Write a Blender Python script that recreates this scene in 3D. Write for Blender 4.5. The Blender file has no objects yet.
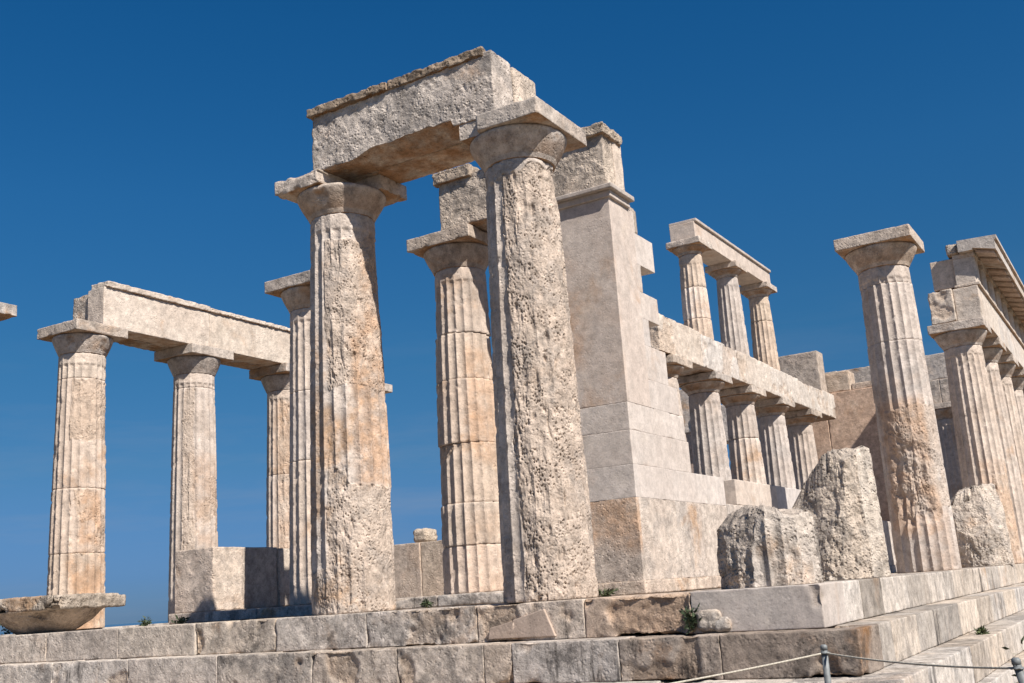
import bpy, math, random
import numpy as np
from mathutils import Matrix, Vector

S = bpy.context.scene
COL = S.collection
rnd = random.Random(7)
R = math.radians

# ------------------------------------------------------------------ camera
CAM = (2.5923, -9.3358, 0.0852)
YAW, PITCH, ROLL, FPX = -0.5290319, 0.2321241, -0.0687023, 1067.05
f = np.array([math.sin(YAW)*math.cos(PITCH), math.cos(YAW)*math.cos(PITCH), math.sin(PITCH)])
r_ = np.array([math.cos(YAW), -math.sin(YAW), 0.0]); u_ = np.cross(r_, f)
r2 = r_*math.cos(ROLL) + u_*math.sin(ROLL); u2 = -r_*math.sin(ROLL) + u_*math.cos(ROLL)
cam_d = bpy.data.cameras.new('camera'); cam = bpy.data.objects.new('camera', cam_d); COL.objects.link(cam)
M4 = Matrix.Identity(4)
for i in range(3):
    M4[i][0] = r2[i]; M4[i][1] = u2[i]; M4[i][2] = -f[i]; M4[i][3] = CAM[i]
cam.matrix_world = M4
cam_d.sensor_width = 36.0; cam_d.lens = FPX/1024*36.0
cam_d.clip_start = 0.05; cam_d.clip_end = 60000
S.camera = cam

# ------------------------------------------------------------------ light
SUN_AZ = R(-21.5)      # direction towards the sun, counter-clockwise from +X
SUN_EL = R(45.5)
sd = Vector((math.cos(SUN_AZ)*math.cos(SUN_EL), math.sin(SUN_AZ)*math.cos(SUN_EL), math.sin(SUN_EL)))
world = bpy.data.worlds.new('World'); S.world = world; world.use_nodes = True
wn = world.node_tree.nodes; wl = world.node_tree.links
bg = wn['Background']
sky = wn.new('ShaderNodeTexSky'); sky.sky_type = 'NISHITA'; sky.sun_disc = False
sky.sun_elevation = SUN_EL; sky.sun_rotation = math.pi/2 - SUN_AZ
sky.altitude = 160; sky.air_density = 1.0; sky.dust_density = 0.1; sky.ozone_density = 6.0
hs = wn.new('ShaderNodeHueSaturation'); hs.inputs['Saturation'].default_value = 1.29; hs.inputs['Value'].default_value = 0.95
# a dry, polarised Mediterranean sky: the band above the horizon is hazier and bluer than the sky model's
tc = wn.new('ShaderNodeTexCoord'); sx = wn.new('ShaderNodeSeparateXYZ'); wl.new(tc.outputs['Generated'], sx.inputs[0])
cr_ = wn.new('ShaderNodeValToRGB'); wl.new(sx.outputs[2], cr_.inputs[0]); els = cr_.color_ramp.elements
els[0].position = 0.0; els[0].color = (.155, .285, .63, 1); els[1].position = .5; els[1].color = (.92, .92, .90, 1)
for p_, c_ in ((.035, (.20, .33, .64)), (.13, (.45, .54, .61)), (.22, (.64, .70, .68)), (.36, (.88, .87, .84))):
    e_ = els.new(p_); e_.color = (*c_, 1)
mx = wn.new('ShaderNodeMix'); mx.data_type = 'RGBA'; mx.blend_type = 'MULTIPLY'; mx.inputs[0].default_value = 1.0
mp = wn.new('ShaderNodeMapping'); mp.inputs['Scale'].default_value = (2.2, 2.2, 16); wl.new(tc.outputs['Generated'], mp.inputs[0])
hz = wn.new('ShaderNodeTexNoise'); hz.inputs['Scale'].default_value = 1.6; hz.inputs['Detail'].default_value = 7; hz.inputs['Roughness'].default_value = .6; wl.new(mp.outputs[0], hz.inputs['Vector'])
hr = wn.new('ShaderNodeMapRange'); hr.inputs[1].default_value = .48; hr.inputs[2].default_value = .72; hr.inputs[3].default_value = 0; hr.inputs[4].default_value = .30; wl.new(hz.outputs[0], hr.inputs[0])
he = wn.new('ShaderNodeMapRange'); he.inputs[1].default_value = .26; he.inputs[2].default_value = .08; wl.new(sx.outputs[2], he.inputs[0])
hm = wn.new('ShaderNodeMath'); hm.operation = 'MULTIPLY'; wl.new(hr.outputs[0], hm.inputs[0]); wl.new(he.outputs[0], hm.inputs[1])
hx = wn.new('ShaderNodeMix'); hx.data_type = 'RGBA'; hx.inputs[7].default_value = (2.6, 3.2, 4.3, 1); wl.new(hm.outputs[0], hx.inputs[0])
wl.new(sky.outputs[0], hs.inputs['Color']); wl.new(hs.outputs[0], mx.inputs[6]); wl.new(cr_.outputs[0], mx.inputs[7]); wl.new(mx.outputs[2], hx.inputs[6]); wl.new(hx.outputs[2], bg.inputs[0]); bg.inputs[1].default_value = 0.067
sun_d = bpy.data.lights.new('sun', 'SUN'); sun = bpy.data.objects.new('sun', sun_d); COL.objects.link(sun)
sun_d.energy = 5.0; sun_d.angle = R(0.55); sun_d.color = (1.0, 0.935, 0.86)
sun.rotation_euler = sd.to_track_quat('Z', 'Y').to_euler()
S.view_settings.view_transform = 'Standard'; S.view_settings.look = 'None'
S.view_settings.exposure = 0.60; S.view_settings.gamma = 1.0; S.view_settings.use_curve_mapping = False

# ------------------------------------------------------------------ noise (numpy)
_rs = np.random.RandomState(3)
PERM = np.concatenate([_rs.permutation(256)]*3).astype(np.int32)
GR = _rs.normal(size=(256, 3)).astype(np.float32); GR /= np.linalg.norm(GR, axis=1)[:, None]
JT = _rs.rand(256, 3).astype(np.float32)

def perlin(P):
    P = np.asarray(P, np.float32)
    I = np.floor(P).astype(np.int32); F = P - I
    I &= 255
    W = F*F*F*(F*(F*6-15)+10)
    out = np.zeros(len(P), np.float32)
    for dx in (0, 1):
        a = PERM[I[:, 0]+dx]; wx = W[:, 0] if dx else 1-W[:, 0]
        for dy in (0, 1):
            b = PERM[a+I[:, 1]+dy]; wy = W[:, 1] if dy else 1-W[:, 1]
            for dz in (0, 1):
                g = GR[PERM[b+I[:, 2]+dz]]; wz = W[:, 2] if dz else 1-W[:, 2]
                d = g[:, 0]*(F[:, 0]-dx)+g[:, 1]*(F[:, 1]-dy)+g[:, 2]*(F[:, 2]-dz)
                out += d*wx*wy*wz
    return out*1.5

def fbm(P, freq, octv=4, seed=0, gain=.5, ridged=False):
    P = np.asarray(P, np.float32)*freq + np.array([seed*17.31+100, seed*5.77+100, seed*9.13+100], np.float32)
    s = np.zeros(len(P), np.float32); a = 1.0; t = 0
    for _ in range(octv):
        n = perlin(P)
        if ridged: n = 1-2*np.abs(n)
        s += a*n; t += a; a *= gain; P = P*2.03+11.7
    return s/t

def worley(P, freq, seed=0):
    P = np.asarray(P, np.float32)*freq + np.array([seed*7.3+90, seed*3.7+90, seed*1.9+90], np.float32)
    I = np.floor(P).astype(np.int32); best = np.full(len(P), 9.0, np.float32)
    for dx in (-1, 0, 1):
        for dy in (-1, 0, 1):
            for dz in (-1, 0, 1):
                J = (I + np.array([dx, dy, dz])) & 255
                h = PERM[PERM[PERM[J[:, 0]]+J[:, 1]]+J[:, 2]]
                C = I + np.array([dx, dy, dz]) + JT[h]
                d = ((P-C)**2).sum(1); best = np.minimum(best, d)
    return np.sqrt(best)

def sstep(a, b, x):
    t = np.clip((x-a)/(b-a), 0, 1); return t*t*(3-2*t)

# ------------------------------------------------------------------ materials
class NT:
    def __init__(s, name):
        s.m = bpy.data.materials.new(name); s.m.use_nodes = True
        s.n = s.m.node_tree.nodes; s.l = s.m.node_tree.links
        s.b = s.n['Principled BSDF']
    def new(s, t, **k):
        o = s.n.new(t)
        for a, v in k.items(): setattr(o, a, v)
        return o
    def put(s, sock, v):
        if isinstance(v, bpy.types.NodeSocket): s.l.new(v, sock)
        elif isinstance(v, (tuple, list)): sock.default_value = (*v, 1) if (len(v) == 3 and sock.type == 'RGBA') else v
        else: sock.default_value = v
    def noise(s, vec, scale, detail=6, rough=.55, dist=0.0):
        o = s.new('ShaderNodeTexNoise'); s.put(o.inputs['Vector'], vec)
        o.inputs['Scale'].default_value = scale; o.inputs['Detail'].default_value = detail
        o.inputs['Roughness'].default_value = rough; o.inputs['Distortion'].default_value = dist
        return o.outputs['Fac']
    def voro(s, vec, scale, feature='F1'):
        o = s.new('ShaderNodeTexVoronoi', feature=feature); s.put(o.inputs['Vector'], vec)
        o.inputs['Scale'].default_value = scale
        return o.outputs['Distance']
    def ramp(s, fac, a, b, lo=0.0, hi=1.0):
        o = s.new('ShaderNodeMapRange', interpolation_type='SMOOTHSTEP'); s.put(o.inputs[0], fac)
        for i, v in zip((1, 2, 3, 4), (a, b, lo, hi)): o.inputs[i].default_value = v
        return o.outputs[0]
    def math(s, op, a, b=0.0, c=0.0):
        o = s.new('ShaderNodeMath', operation=op)
        s.put(o.inputs[0], a); s.put(o.inputs[1], b); s.put(o.inputs[2], c)
        return o.outputs[0]
    def mix(s, fac, a, b, mode='MIX'):
        o = s.new('ShaderNodeMix', data_type='RGBA', blend_type=mode)
        s.put(o.inputs[0], fac); s.put(o.inputs[6], a); s.put(o.inputs[7], b)
        return o.outputs[2]
    def scl(s, vec, k):
        o = s.new('ShaderNodeVectorMath', operation='MULTIPLY'); s.put(o.inputs[0], vec); o.inputs[1].default_value = k
        return o.outputs[0]

def limestone(name, A, B, worn=(.59, .475, .375), orange=.5, grey=.5, crust=.3, bump=.5, pits=.5, soffit=0.0, topdark=0.0, orange_thr=.56, mottle=1.0, dark=.15):
    t = NT(name)
    pos = t.new('ShaderNodeNewGeometry').outputs['Position']
    nrm = t.new('ShaderNodeNewGeometry').outputs['Normal']
    sep = t.new('ShaderNodeSeparateXYZ'); t.put(sep.inputs[0], nrm)
    oi = t.new('ShaderNodeObjectInfo')
    off = t.new('ShaderNodeVectorMath', operation='ADD'); t.put(off.inputs[0], pos)
    sc_ = t.new('ShaderNodeVectorMath', operation='SCALE'); sc_.inputs[0].default_value = (9.0, 4.0, 7.0); t.put(sc_.inputs[3], oi.outputs['Random'])
    t.put(off.inputs[1], sc_.outputs[0]); p = off.outputs[0]
    rv = oi.outputs['Random']; r1 = t.math('FRACT', t.math('MULTIPLY', rv, 7.31)); r3 = t.math('FRACT', t.math('MULTIPLY', rv, 23.7))
    wear = t.new('ShaderNodeAttribute', attribute_name='wear').outputs['Fac']
    stain = t.new('ShaderNodeAttribute', attribute_name='stain').outputs['Fac']
    c = t.mix(t.ramp(t.noise(p, 1.1, 8, .6), .35, .65), A, B)
    c = t.mix(t.math('MULTIPLY', wear, .75), c, worn)
    # iron-orange staining
    on = t.noise(p, .95, 7, .62, .4); fac = t.math('MULTIPLY', t.ramp(on, orange_thr, orange_thr+.12), orange)
    fac = t.math('MULTIPLY', fac, t.ramp(t.noise(p, 9, 5, .7), .25, .6, .45, 1))
    fac = t.math('MULTIPLY', fac, t.ramp(r3, .1, .9, .35, 1.3))
    c = t.mix(fac, c, (.50, .29, .14))
    c = t.mix(t.math('MULTIPLY', stain, t.ramp(t.noise(p, 2.4, 9, .68), .36, .58, .15, .85)), c, (.57, .36, .22))
    # pale bloom
    c = t.mix(t.ramp(t.noise(p, 2.3, 10, .68), .56, .72, 0, .45), c, (.70, .62, .52))
    # grey lichen and weathering skin
    g = t.ramp(t.noise(p, 1.9, 14, .76, .3), .49, .58); c = t.mix(t.math('MULTIPLY', t.math('MULTIPLY', g, grey), t.ramp(r1, .1, .9, .45, 1.25)), c, (.285, .265, .245))
    # speckled black lichen
    dk = t.ramp(t.noise(p, 2.7, 15, .80, .2), .515, .575)
    dk = t.math('MULTIPLY', dk, t.ramp(t.noise(p, .8, 3, .5), .40, .60, .25, 1))
    c = t.mix(t.math('MULTIPLY', dk, dark), c, (.125, .115, .105))
    # black run-off crust, drawn out vertically
    ps = t.scl(p, (2.2, 2.2, .42)); k = t.ramp(t.noise(ps, 1.7, 12, .74), .50, .64)
    k = t.math('MULTIPLY', k, t.ramp(t.noise(p, .9, 4, .55), .40, .54))
    k = t.math('MULTIPLY', k, t.ramp(rv, .25, .75, .15, 1.1))
    c = t.mix(t.math('MULTIPLY', k, crust), c, (.095, .085, .076))
    if soffit:  # reddish-brown stain on undersides, deepened to paint in the shade below beams
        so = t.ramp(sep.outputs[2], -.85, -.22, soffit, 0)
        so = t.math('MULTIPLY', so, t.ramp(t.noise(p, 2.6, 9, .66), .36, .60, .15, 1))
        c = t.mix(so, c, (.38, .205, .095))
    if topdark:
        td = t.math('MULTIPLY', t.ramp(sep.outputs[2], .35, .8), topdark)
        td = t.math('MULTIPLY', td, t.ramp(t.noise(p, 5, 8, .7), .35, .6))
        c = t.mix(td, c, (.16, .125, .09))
    # mottling and pores
    m = t.ramp(t.noise(p, 7, 14, .78), .30, .70, 1-.40*mottle, 1+.26*mottle); c = t.mix(1.0, c, t.comb(m) if hasattr(t, 'comb') else m, 'MULTIPLY')
    pr = t.ramp(t.noise(p, 48, 8, .75), .34, .47, 1-.5*mottle, 1.0); c = t.mix(1.0, c, pr, 'MULTIPLY')
    c = t.mix(1.0, c, oi.outputs['Color'], 'MULTIPLY'); c = t.mix(1.0, c, (.87, .865, .87), 'MULTIPLY')
    t.put(t.b.inputs['Base Color'], c)
    t.b.inputs['Roughness'].default_value = .93; t.b.inputs['Specular IOR Level'].default_value = .18
    h1 = t.noise(p, 14, 12, .72); h2 = t.noise(p, 60, 6, .7)
    v = t.voro(p, 22); pit = t.ramp(v, .08, .42)
    pm = t.math('MULTIPLY', t.ramp(t.noise(p, 3.1, 5, .6), .4, .6), pits)
    hh = t.math('MULTIPLY_ADD', t.math('MULTIPLY', pit, pm), .8, t.math('MULTIPLY_ADD', h1, .9, t.math('MULTIPLY', h2, .35)))
    bmp = t.new('ShaderNodeBump'); t.put(bmp.inputs['Strength'], t.math('MULTIPLY_ADD', wear, .35, bump)); bmp.inputs['Distance'].default_value = .024
    t.put(bmp.inputs['Height'], hh); t.put(t.b.inputs['Normal'], bmp.outputs[0])
    return t.m

CREAM, PALE = (.57, .478, .40), (.65, .565, .485)
M = {
 'column':  limestone('column_limestone', CREAM, PALE, orange=.55, grey=.30, crust=.25, bump=.55, pits=.6),
 'colfar':  limestone('column_limestone_far', (.585, .49, .41), (.65, .56, .48), orange=.42, grey=.20, crust=.25, bump=.45, pits=.5, mottle=.75),
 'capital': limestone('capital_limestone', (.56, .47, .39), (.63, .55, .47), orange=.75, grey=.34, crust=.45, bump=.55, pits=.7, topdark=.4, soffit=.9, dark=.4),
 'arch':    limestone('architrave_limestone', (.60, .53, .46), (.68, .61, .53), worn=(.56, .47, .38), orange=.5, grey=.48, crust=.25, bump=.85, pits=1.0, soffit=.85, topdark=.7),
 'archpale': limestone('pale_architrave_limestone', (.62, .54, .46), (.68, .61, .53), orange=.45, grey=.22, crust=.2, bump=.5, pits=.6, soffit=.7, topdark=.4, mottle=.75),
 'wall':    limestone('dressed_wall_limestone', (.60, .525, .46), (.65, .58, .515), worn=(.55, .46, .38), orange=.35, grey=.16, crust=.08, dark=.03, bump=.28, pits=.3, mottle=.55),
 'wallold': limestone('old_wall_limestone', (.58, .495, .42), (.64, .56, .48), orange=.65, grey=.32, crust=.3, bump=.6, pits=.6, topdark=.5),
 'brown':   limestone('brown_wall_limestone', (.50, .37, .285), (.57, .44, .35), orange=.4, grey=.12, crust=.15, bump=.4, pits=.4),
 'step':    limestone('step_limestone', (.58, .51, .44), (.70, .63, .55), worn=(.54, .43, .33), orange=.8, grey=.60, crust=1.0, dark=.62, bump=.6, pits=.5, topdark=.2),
 'stepface': limestone('flank_step_limestone', (.57, .50, .42), (.65, .58, .50), worn=(.48, .41, .33), orange=.45, grey=.35, crust=.92, dark=.35, bump=.45, pits=.4, topdark=.35),
 'rock':    limestone('weathered_stump_limestone', (.55, .48, .40), (.62, .55, .47), worn=(.57, .48, .39), orange=.55, grey=.36, crust=.6, dark=.5, bump=.9, pits=1.0),
}

def simple(name, col, rough=.6, metal=0.0, nscale=30, var=.25, bump=.1):
    t = NT(name); pos = t.new('ShaderNodeNewGeometry').outputs['Position']
    n = t.noise(pos, nscale, 6, .6)
    c = t.mix(1.0, col, t.ramp(n, .3, .7, 1-var, 1+var), 'MULTIPLY')
    t.put(t.b.inputs['Base Color'], c); t.b.inputs['Roughness'].default_value = rough; t.b.inputs['Metallic'].default_value = metal
    b = t.new('ShaderNodeBump'); b.inputs['Strength'].default_value = bump; b.inputs['Distance'].default_value = .01
    t.put(b.inputs['Height'], n); t.put(t.b.inputs['Normal'], b.outputs[0]); return t.m
M['metal'] = simple('weathered_grey_metal', (.17, .18, .18), .65, .2)
M['rope'] = simple('pale_rope', (.42, .38, .31), .9, 0, 90, .3, .4)
M['leaf'] = simple('herb_leaves', (.06, .075, .028), .7, 0, 14, .45)
M['leafdark'] = simple('shrub_leaves', (.04, .06, .025), .7, 0, 14, .45)
M['stem'] = simple('dry_stems', (.22, .17, .09), .8)

def ground_mat():
    t = NT('dry_stony_ground'); pos = t.new('ShaderNodeNewGeometry').outputs['Position']
    c = t.mix(t.ramp(t.noise(pos, .5, 10, .65), .4, .6), (.20, .155, .105), (.27, .22, .16))
    c = t.mix(t.ramp(t.noise(pos, .23, 8, .6), .52, .66), c, (.13, .13, .05))
    c = t.mix(1.0, c, t.ramp(t.noise(pos, 12, 8, .7), .3, .7, .7, 1.2), 'MULTIPLY')
    t.put(t.b.inputs['Base Color'], c); t.b.inputs['Roughness'].default_value = .95
    b = t.new('ShaderNodeBump'); b.inputs['Strength'].default_value = .6; b.inputs['Distance'].default_value = .05
    t.put(b.inputs['Height'], t.noise(pos, 9, 10, .7)); t.put(t.b.inputs['Normal'], b.outputs[0]); return t.m
M['ground'] = ground_mat()
def sea_mat():
    t = NT('sea_water'); pos = t.new('ShaderNodeNewGeometry').outputs['Position']
    t.b.inputs['Base Color'].default_value = (.02, .06, .10, 1); t.b.inputs['Roughness'].default_value = .18
    b = t.new('ShaderNodeBump'); b.inputs['Strength'].default_value = .4; b.inputs['Distance'].default_value = 1.0
    t.put(b.inputs['Height'], t.noise(pos, .05, 6, .6)); t.put(t.b.inputs['Normal'], b.outputs[0]); return t.m
M['sea'] = sea_mat()

# ------------------------------------------------------------------ object helpers
def tag(o, label=None, cat=None, group=None, kind=None):
    if label: o['label'] = label
    if cat: o['category'] = cat
    if group: o['group'] = group
    if kind or cat: o['kind'] = kind or 'thing'
    return o

def thing(name, label, cat, loc, group=None):
    o = bpy.data.objects.new(name, None); COL.objects.link(o); o.location = loc; o.empty_display_size = .2
    return tag(o, label, cat, group)

def link(name, V, F4, mat, parent=None, wear=None, tint=(1, 1, 1), smooth=True):
    """V (n,3) world coordinates, F4 list/array of faces (quads array or list)."""
    me = bpy.data.meshes.new(name)
    V = np.asarray(V, np.float64)
    if parent is not None:
        off = np.array(root_loc(parent)); V = V - off
    if isinstance(F4, np.ndarray):
        nf, k = F4.shape
        me.vertices.add(len(V)); me.vertices.foreach_set('co', V.astype(np.float32).ravel())
        me.loops.add(nf*k); me.loops.foreach_set('vertex_index', F4.astype(np.int32).ravel())
        me.polygons.add(nf); me.polygons.foreach_set('loop_start', np.arange(0, nf*k, k, dtype=np.int32))
        me.polygons.foreach_set('loop_total', np.full(nf, k, np.int32))
        me.update(calc_edges=True); me.validate()
    else:
        me.from_pydata([tuple(v) for v in V], [], [tuple(x) for x in F4])
    if wear is not None and len(me.vertices) == len(wear):
        a = me.attributes.new('wear', 'FLOAT', 'POINT'); a.data.foreach_set('value', np.asarray(wear, np.float32))
    me.polygons.foreach_set('use_smooth', np.full(len(me.polygons), smooth))
    me.materials.append(mat)
    o = bpy.data.objects.new(name, me); COL.objects.link(o)
    if parent is not None: o.parent = parent
    o.color = (*tint, 1)
    return o

def add_attr(o, nm, v):
    if len(o.data.vertices) == len(v):
        a = o.data.attributes.new(nm, 'FLOAT', 'POINT'); a.data.foreach_set('value', np.asarray(v, np.float32))

def root_loc(o):
    p = Vector((0, 0, 0))
    while o is not None:
        p += o.location; o = o.parent
    return p

def tint(v=.08, base=1.0, warm=.03):
    b = base*(1+rnd.uniform(-v, v)); w = rnd.uniform(-warm, warm)
    return (b*(1+w), b, b*(1-w*1.3))

# ------------------------------------------------------------------ stone block
def block_lattice(nx, ny, nz):
    keys = []; faces = []
    def face(ax, val, n1, n2, flip):
        a1, a2 = [i for i in range(3) if i != ax]
        I, J = np.meshgrid(np.arange(n1+1), np.arange(n2+1), indexing='ij')
        K = np.zeros((n1+1, n2+1, 3), np.int64); K[..., ax] = val; K[..., a1] = I; K[..., a2] = J
        base = sum(len(k) for k in keys); keys.append(K.reshape(-1, 3))
        idx = base + np.arange((n1+1)*(n2+1)).reshape(n1+1, n2+1)
        q = np.stack([idx[:-1, :-1], idx[1:, :-1], idx[1:, 1:], idx[:-1, 1:]], -1).reshape(-1, 4)
        faces.append(q[:, ::-1] if flip else q)
    face(0, 0, ny, nz, True); face(0, nx, ny, nz, False)
    face(1, 0, nx, nz, False); face(1, ny, nx, nz, True)
    face(2, 0, nx, ny, True); face(2, nz, nx, ny, False)
    K = np.concatenate(keys); Fc = np.concatenate(faces)
    code = (K[:, 0]*(ny+1)+K[:, 1])*(nz+1)+K[:, 2]
    _, first, inv = np.unique(code, return_index=True, return_inverse=True)
    return K[first], inv.reshape(-1)[Fc]

SEED = [0]
def stone(name, b, mat, parent=None, res=.025, edge=.008, chip=.03, rough=.004, pit=0.0, big=0.0, chipf=5.0, deform=None, tnt=None, seed=None, wearamt=1.0, rot=None, smooth=True, stain=None):
    """A weathered squared block filling the box b = (x0,x1,y0,y1,z0,z1)."""
    SEED[0] += 1
    sd_ = SEED[0] if seed is None else seed
    x0, x1, y0, y1, z0, z1 = b
    lo = np.array([x0, y0, z0]); hi = np.array([x1, y1, z1]); sz = hi-lo
    n = np.maximum(2, np.minimum(400, np.round(sz/res))).astype(int)
    ax_ = []
    for q in range(3):
        m_ = np.linspace(0, 1, n[q]+1); e1, e2 = min(.2, max(edge, .002)*1.3/sz[q]), min(.3, (max(edge, .002)*1.3+.010)/sz[q])
        ax_.append(np.unique(np.round(np.concatenate([[0, e1, e2, 1-e2, 1-e1, 1], m_[(m_ > e2*1.2) & (m_ < 1-e2*1.2)]]), 6)))
    n = [len(a)-1 for a in ax_]
    K, Fc = block_lattice(*n)
    P = lo + np.stack([ax_[q][K[:, q]] for q in range(3)], 1)*sz
    ns = fbm(P, chipf, 4, sd_)
    ns2 = fbm(P, 1.6, 2, sd_+50)
    rr = edge + chip*np.clip((ns*1.5+ns2*.8)*1.4-.12, 0, 1.2)
    rr = np.minimum(rr, sz.min()*.45)
    Q = np.clip(P, lo+rr[:, None], hi-rr[:, None])
    D = P-Q; L = np.linalg.norm(D, axis=1); N = D/np.maximum(L, 1e-9)[:, None]
    P2 = Q + N*np.minimum(L, rr)[:, None]
    moved = np.linalg.norm(P2-P, axis=1)
    d = rough*(fbm(P, 9, 4, sd_+9)+.2)
    if pit:
        w = worley(P, 16, sd_); w2 = worley(P, 37, sd_+3)
        msk = sstep(-.25, .25, fbm(P, 2.2, 3, sd_+5))
        d = d - pit*msk*(sstep(.45, .05, w)+.5*sstep(.45, .1, w2))
    wear = np.clip(moved/.02, 0, 1)*wearamt
    if big:
        bn = fbm(P, 1.3, 4, sd_+21); bm = sstep(.12, .22, bn)
        d = d - big*bm*(.6+.6*fbm(P, 8, 4, sd_+31, ridged=True)); wear = np.maximum(wear, bm)
    P2 = P2 + N*d[:, None]
    if deform is not None: P2 = deform(P2)
    if rot is not None:
        c = np.array(rot[0]); ang = rot[1]; ca, sa = math.cos(ang), math.sin(ang)
        T = P2-c; P2 = np.stack([T[:, 0]*ca-T[:, 1]*sa, T[:, 0]*sa+T[:, 1]*ca, T[:, 2]], 1)+c
    o = link(name, P2, Fc, M[mat] if isinstance(mat, str) else mat, parent, wear, tnt or tint(), smooth)
    if stain is not None: add_attr(o, 'stain', stain(P))
    return o

# ------------------------------------------------------------------ columns
CZ = 5.256           # column height
ABH, ECH = .19, .33  # abacus and echinus heights
def taper(z, H, rb, rt):
    t = np.clip(z/H, 0, 1); return rb+(rt-rb)*t+.010*np.sin(np.pi*t)

def softbox(v, a, b, s): return sstep(a-s, a+s, v)*(1-sstep(b-s, b+s, v))

def shaft_piece(name, cx, cy, z0, z1, zb, H, rb, rt, parent, mat, seed, nth=320, dz=.016, nfl=20, patches=(), level=.38, rot=0.0, joint=(.006, .006), rough=.024, tnt=None, shift=(0, 0), topfn=None, flute_top=None, pitk=1.0, stains=(), bites=(), cuts=()):
    """One drum (or a whole shaft): fluted where the skin survives, pitted where it has weathered away.
    patches: (phi0, phi1, z0, z1, weight), phi in degrees from the side that faces the visitor."""
    nz = max(6, int((z1-z0)/dz))
    th = np.linspace(0, 2*np.pi, nth, endpoint=False); zz = np.linspace(z0, z1, nz+1)
    TH, Z = np.meshgrid(th, zz); TH = TH.ravel(); Z = Z.ravel()
    Rr = taper(Z-zb, H, rb, rt)
    base = math.atan2(CAM[1]-cy, CAM[0]-cx)
    phi = (np.degrees(TH-base)+180) % 360-180
    X = cx+Rr*np.cos(TH); Y = cy+Rr*np.sin(TH); P = np.stack([X, Y, Z], 1)
    mval = fbm(P, 1.5, 5, seed, .58)*.62 + .5*(level-.5)*2*.5
    mval += .18*fbm(P, 6, 3, seed+2)
    for (a, b, c0, c1, w) in patches:
        mval += w*softbox(phi+8*fbm(P, 2.2, 3, seed+4), a, b, 4)*softbox(Z+.16*fbm(P, 2.0, 3, seed+6), c0, c1, .05)
    e = sstep(.20, .27, mval)
    fd = .040*Rr/.49*20/nfl
    uu = ((TH+rot)*nfl/(2*np.pi)) % 1.0
    fl = fd*(1-(2*uu-1)**2)**.9
    if flute_top is not None: fl = fl*(1-.75*sstep(flute_top-.03, flute_top+.02, Z))
    ar = np.clip(1-fl/fd, 0, 1)
    chipn = fbm(P, 7, 4, seed+11)
    skin = Rr - fl - np.clip(chipn*.05-.004, 0, .03)*ar - .0015*(fbm(P, 20, 3, seed+12)+.3)
    PA = P*np.array([1, 1, .45])
    rg = fbm(PA, 4.0, 5, seed+13, .62); rd = fbm(PA, 8, 5, seed+15, .6, ridged=True)
    cr = sstep(.80, .97, fbm(P*np.array([1, 1, .3]), 2.6, 4, seed+14, .5, ridged=True))
    w = worley(PA*.9+.03*np.stack([rg, rd, rg], 1), 12, seed+17); w2 = worley(P+.02*rg[:, None], 30, seed+19)
    pit = sstep(.40, .08, w)*sstep(-.05, .25, fbm(P, 2.6, 3, seed+18))
    pit2 = sstep(.42, .10, w2)*sstep(-.15, .2, fbm(P, 4, 3, seed+20))
    mem = sstep(-.25, .3, fbm(P*np.array([1, 1, .6]), 2.0, 3, seed+22))
    lump = fbm(P*np.array([1, 1, .6]), 1.7, 3, seed+23)
    er = Rr - fd*(.62-.30*mem) - .72*fl*mem + rough*.8*lump + rough*rg*.75 + rough*.60*(rd-.35) - pitk*(.027*pit+.025*pit2+.022*cr)
    er = np.minimum(er, Rr-.004)
    r = skin*(1-e)+er*e
    for (a, b, c0, c1, dp) in bites:
        r = r-dp*softbox(phi+16*fbm(P, 2.4, 4, seed+51), a, b, 10)*softbox(Z+.3*fbm(P, 2.2, 4, seed+52), c0, c1, .12)*(.7+.7*fbm(P, 5, 4, seed+53, .6))
    # joints between drums, chipped
    if joint:
        je = joint[0]+.035*np.clip(fbm(P, 5, 4, seed+25)-.05, 0, 1)
        dd = np.minimum(Z-z0, z1-Z)
        r = r - je*np.clip(1-dd/.022, 0, 1)**1.0
    Zo = Z.copy()
    if topfn is not None:
        zt = topfn(np.cos(TH)*r, np.sin(TH)*r, P)
        Zo = z0+(Z-z0)/(z1-z0)*(np.minimum(zt, z1)-z0)
    V = np.stack([cx+shift[0]+r*np.cos(TH), cy+shift[1]+r*np.sin(TH), Zo], 1)
    i = np.arange(nz)[:, None]*nth; j = np.arange(nth)[None, :]; j2 = (j+1) % nth
    Fq = np.stack([i+j, i+j2, i+nth+j2, i+nth+j], -1).reshape(-1, 4)
    for (n_, p0) in cuts:                     # clean fracture planes
        n_ = np.array(n_, float); n_ /= np.linalg.norm(n_)
        dist = (V-np.array([cx+p0[0], cy+p0[1], p0[2]]))@n_ + .05*fbm(V, 2.6, 4, seed+61)+.022*fbm(V, 9, 4, seed+62, .6)
        V = V-np.maximum(dist, 0)[:, None]*n_; e = np.where(dist > 0, np.maximum(e, .6), e)
    wear = e.copy()
    # end caps as concentric rings
    ringsV = [V]; faces = [Fq]; n0 = len(V); wl_ = [wear]
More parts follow.
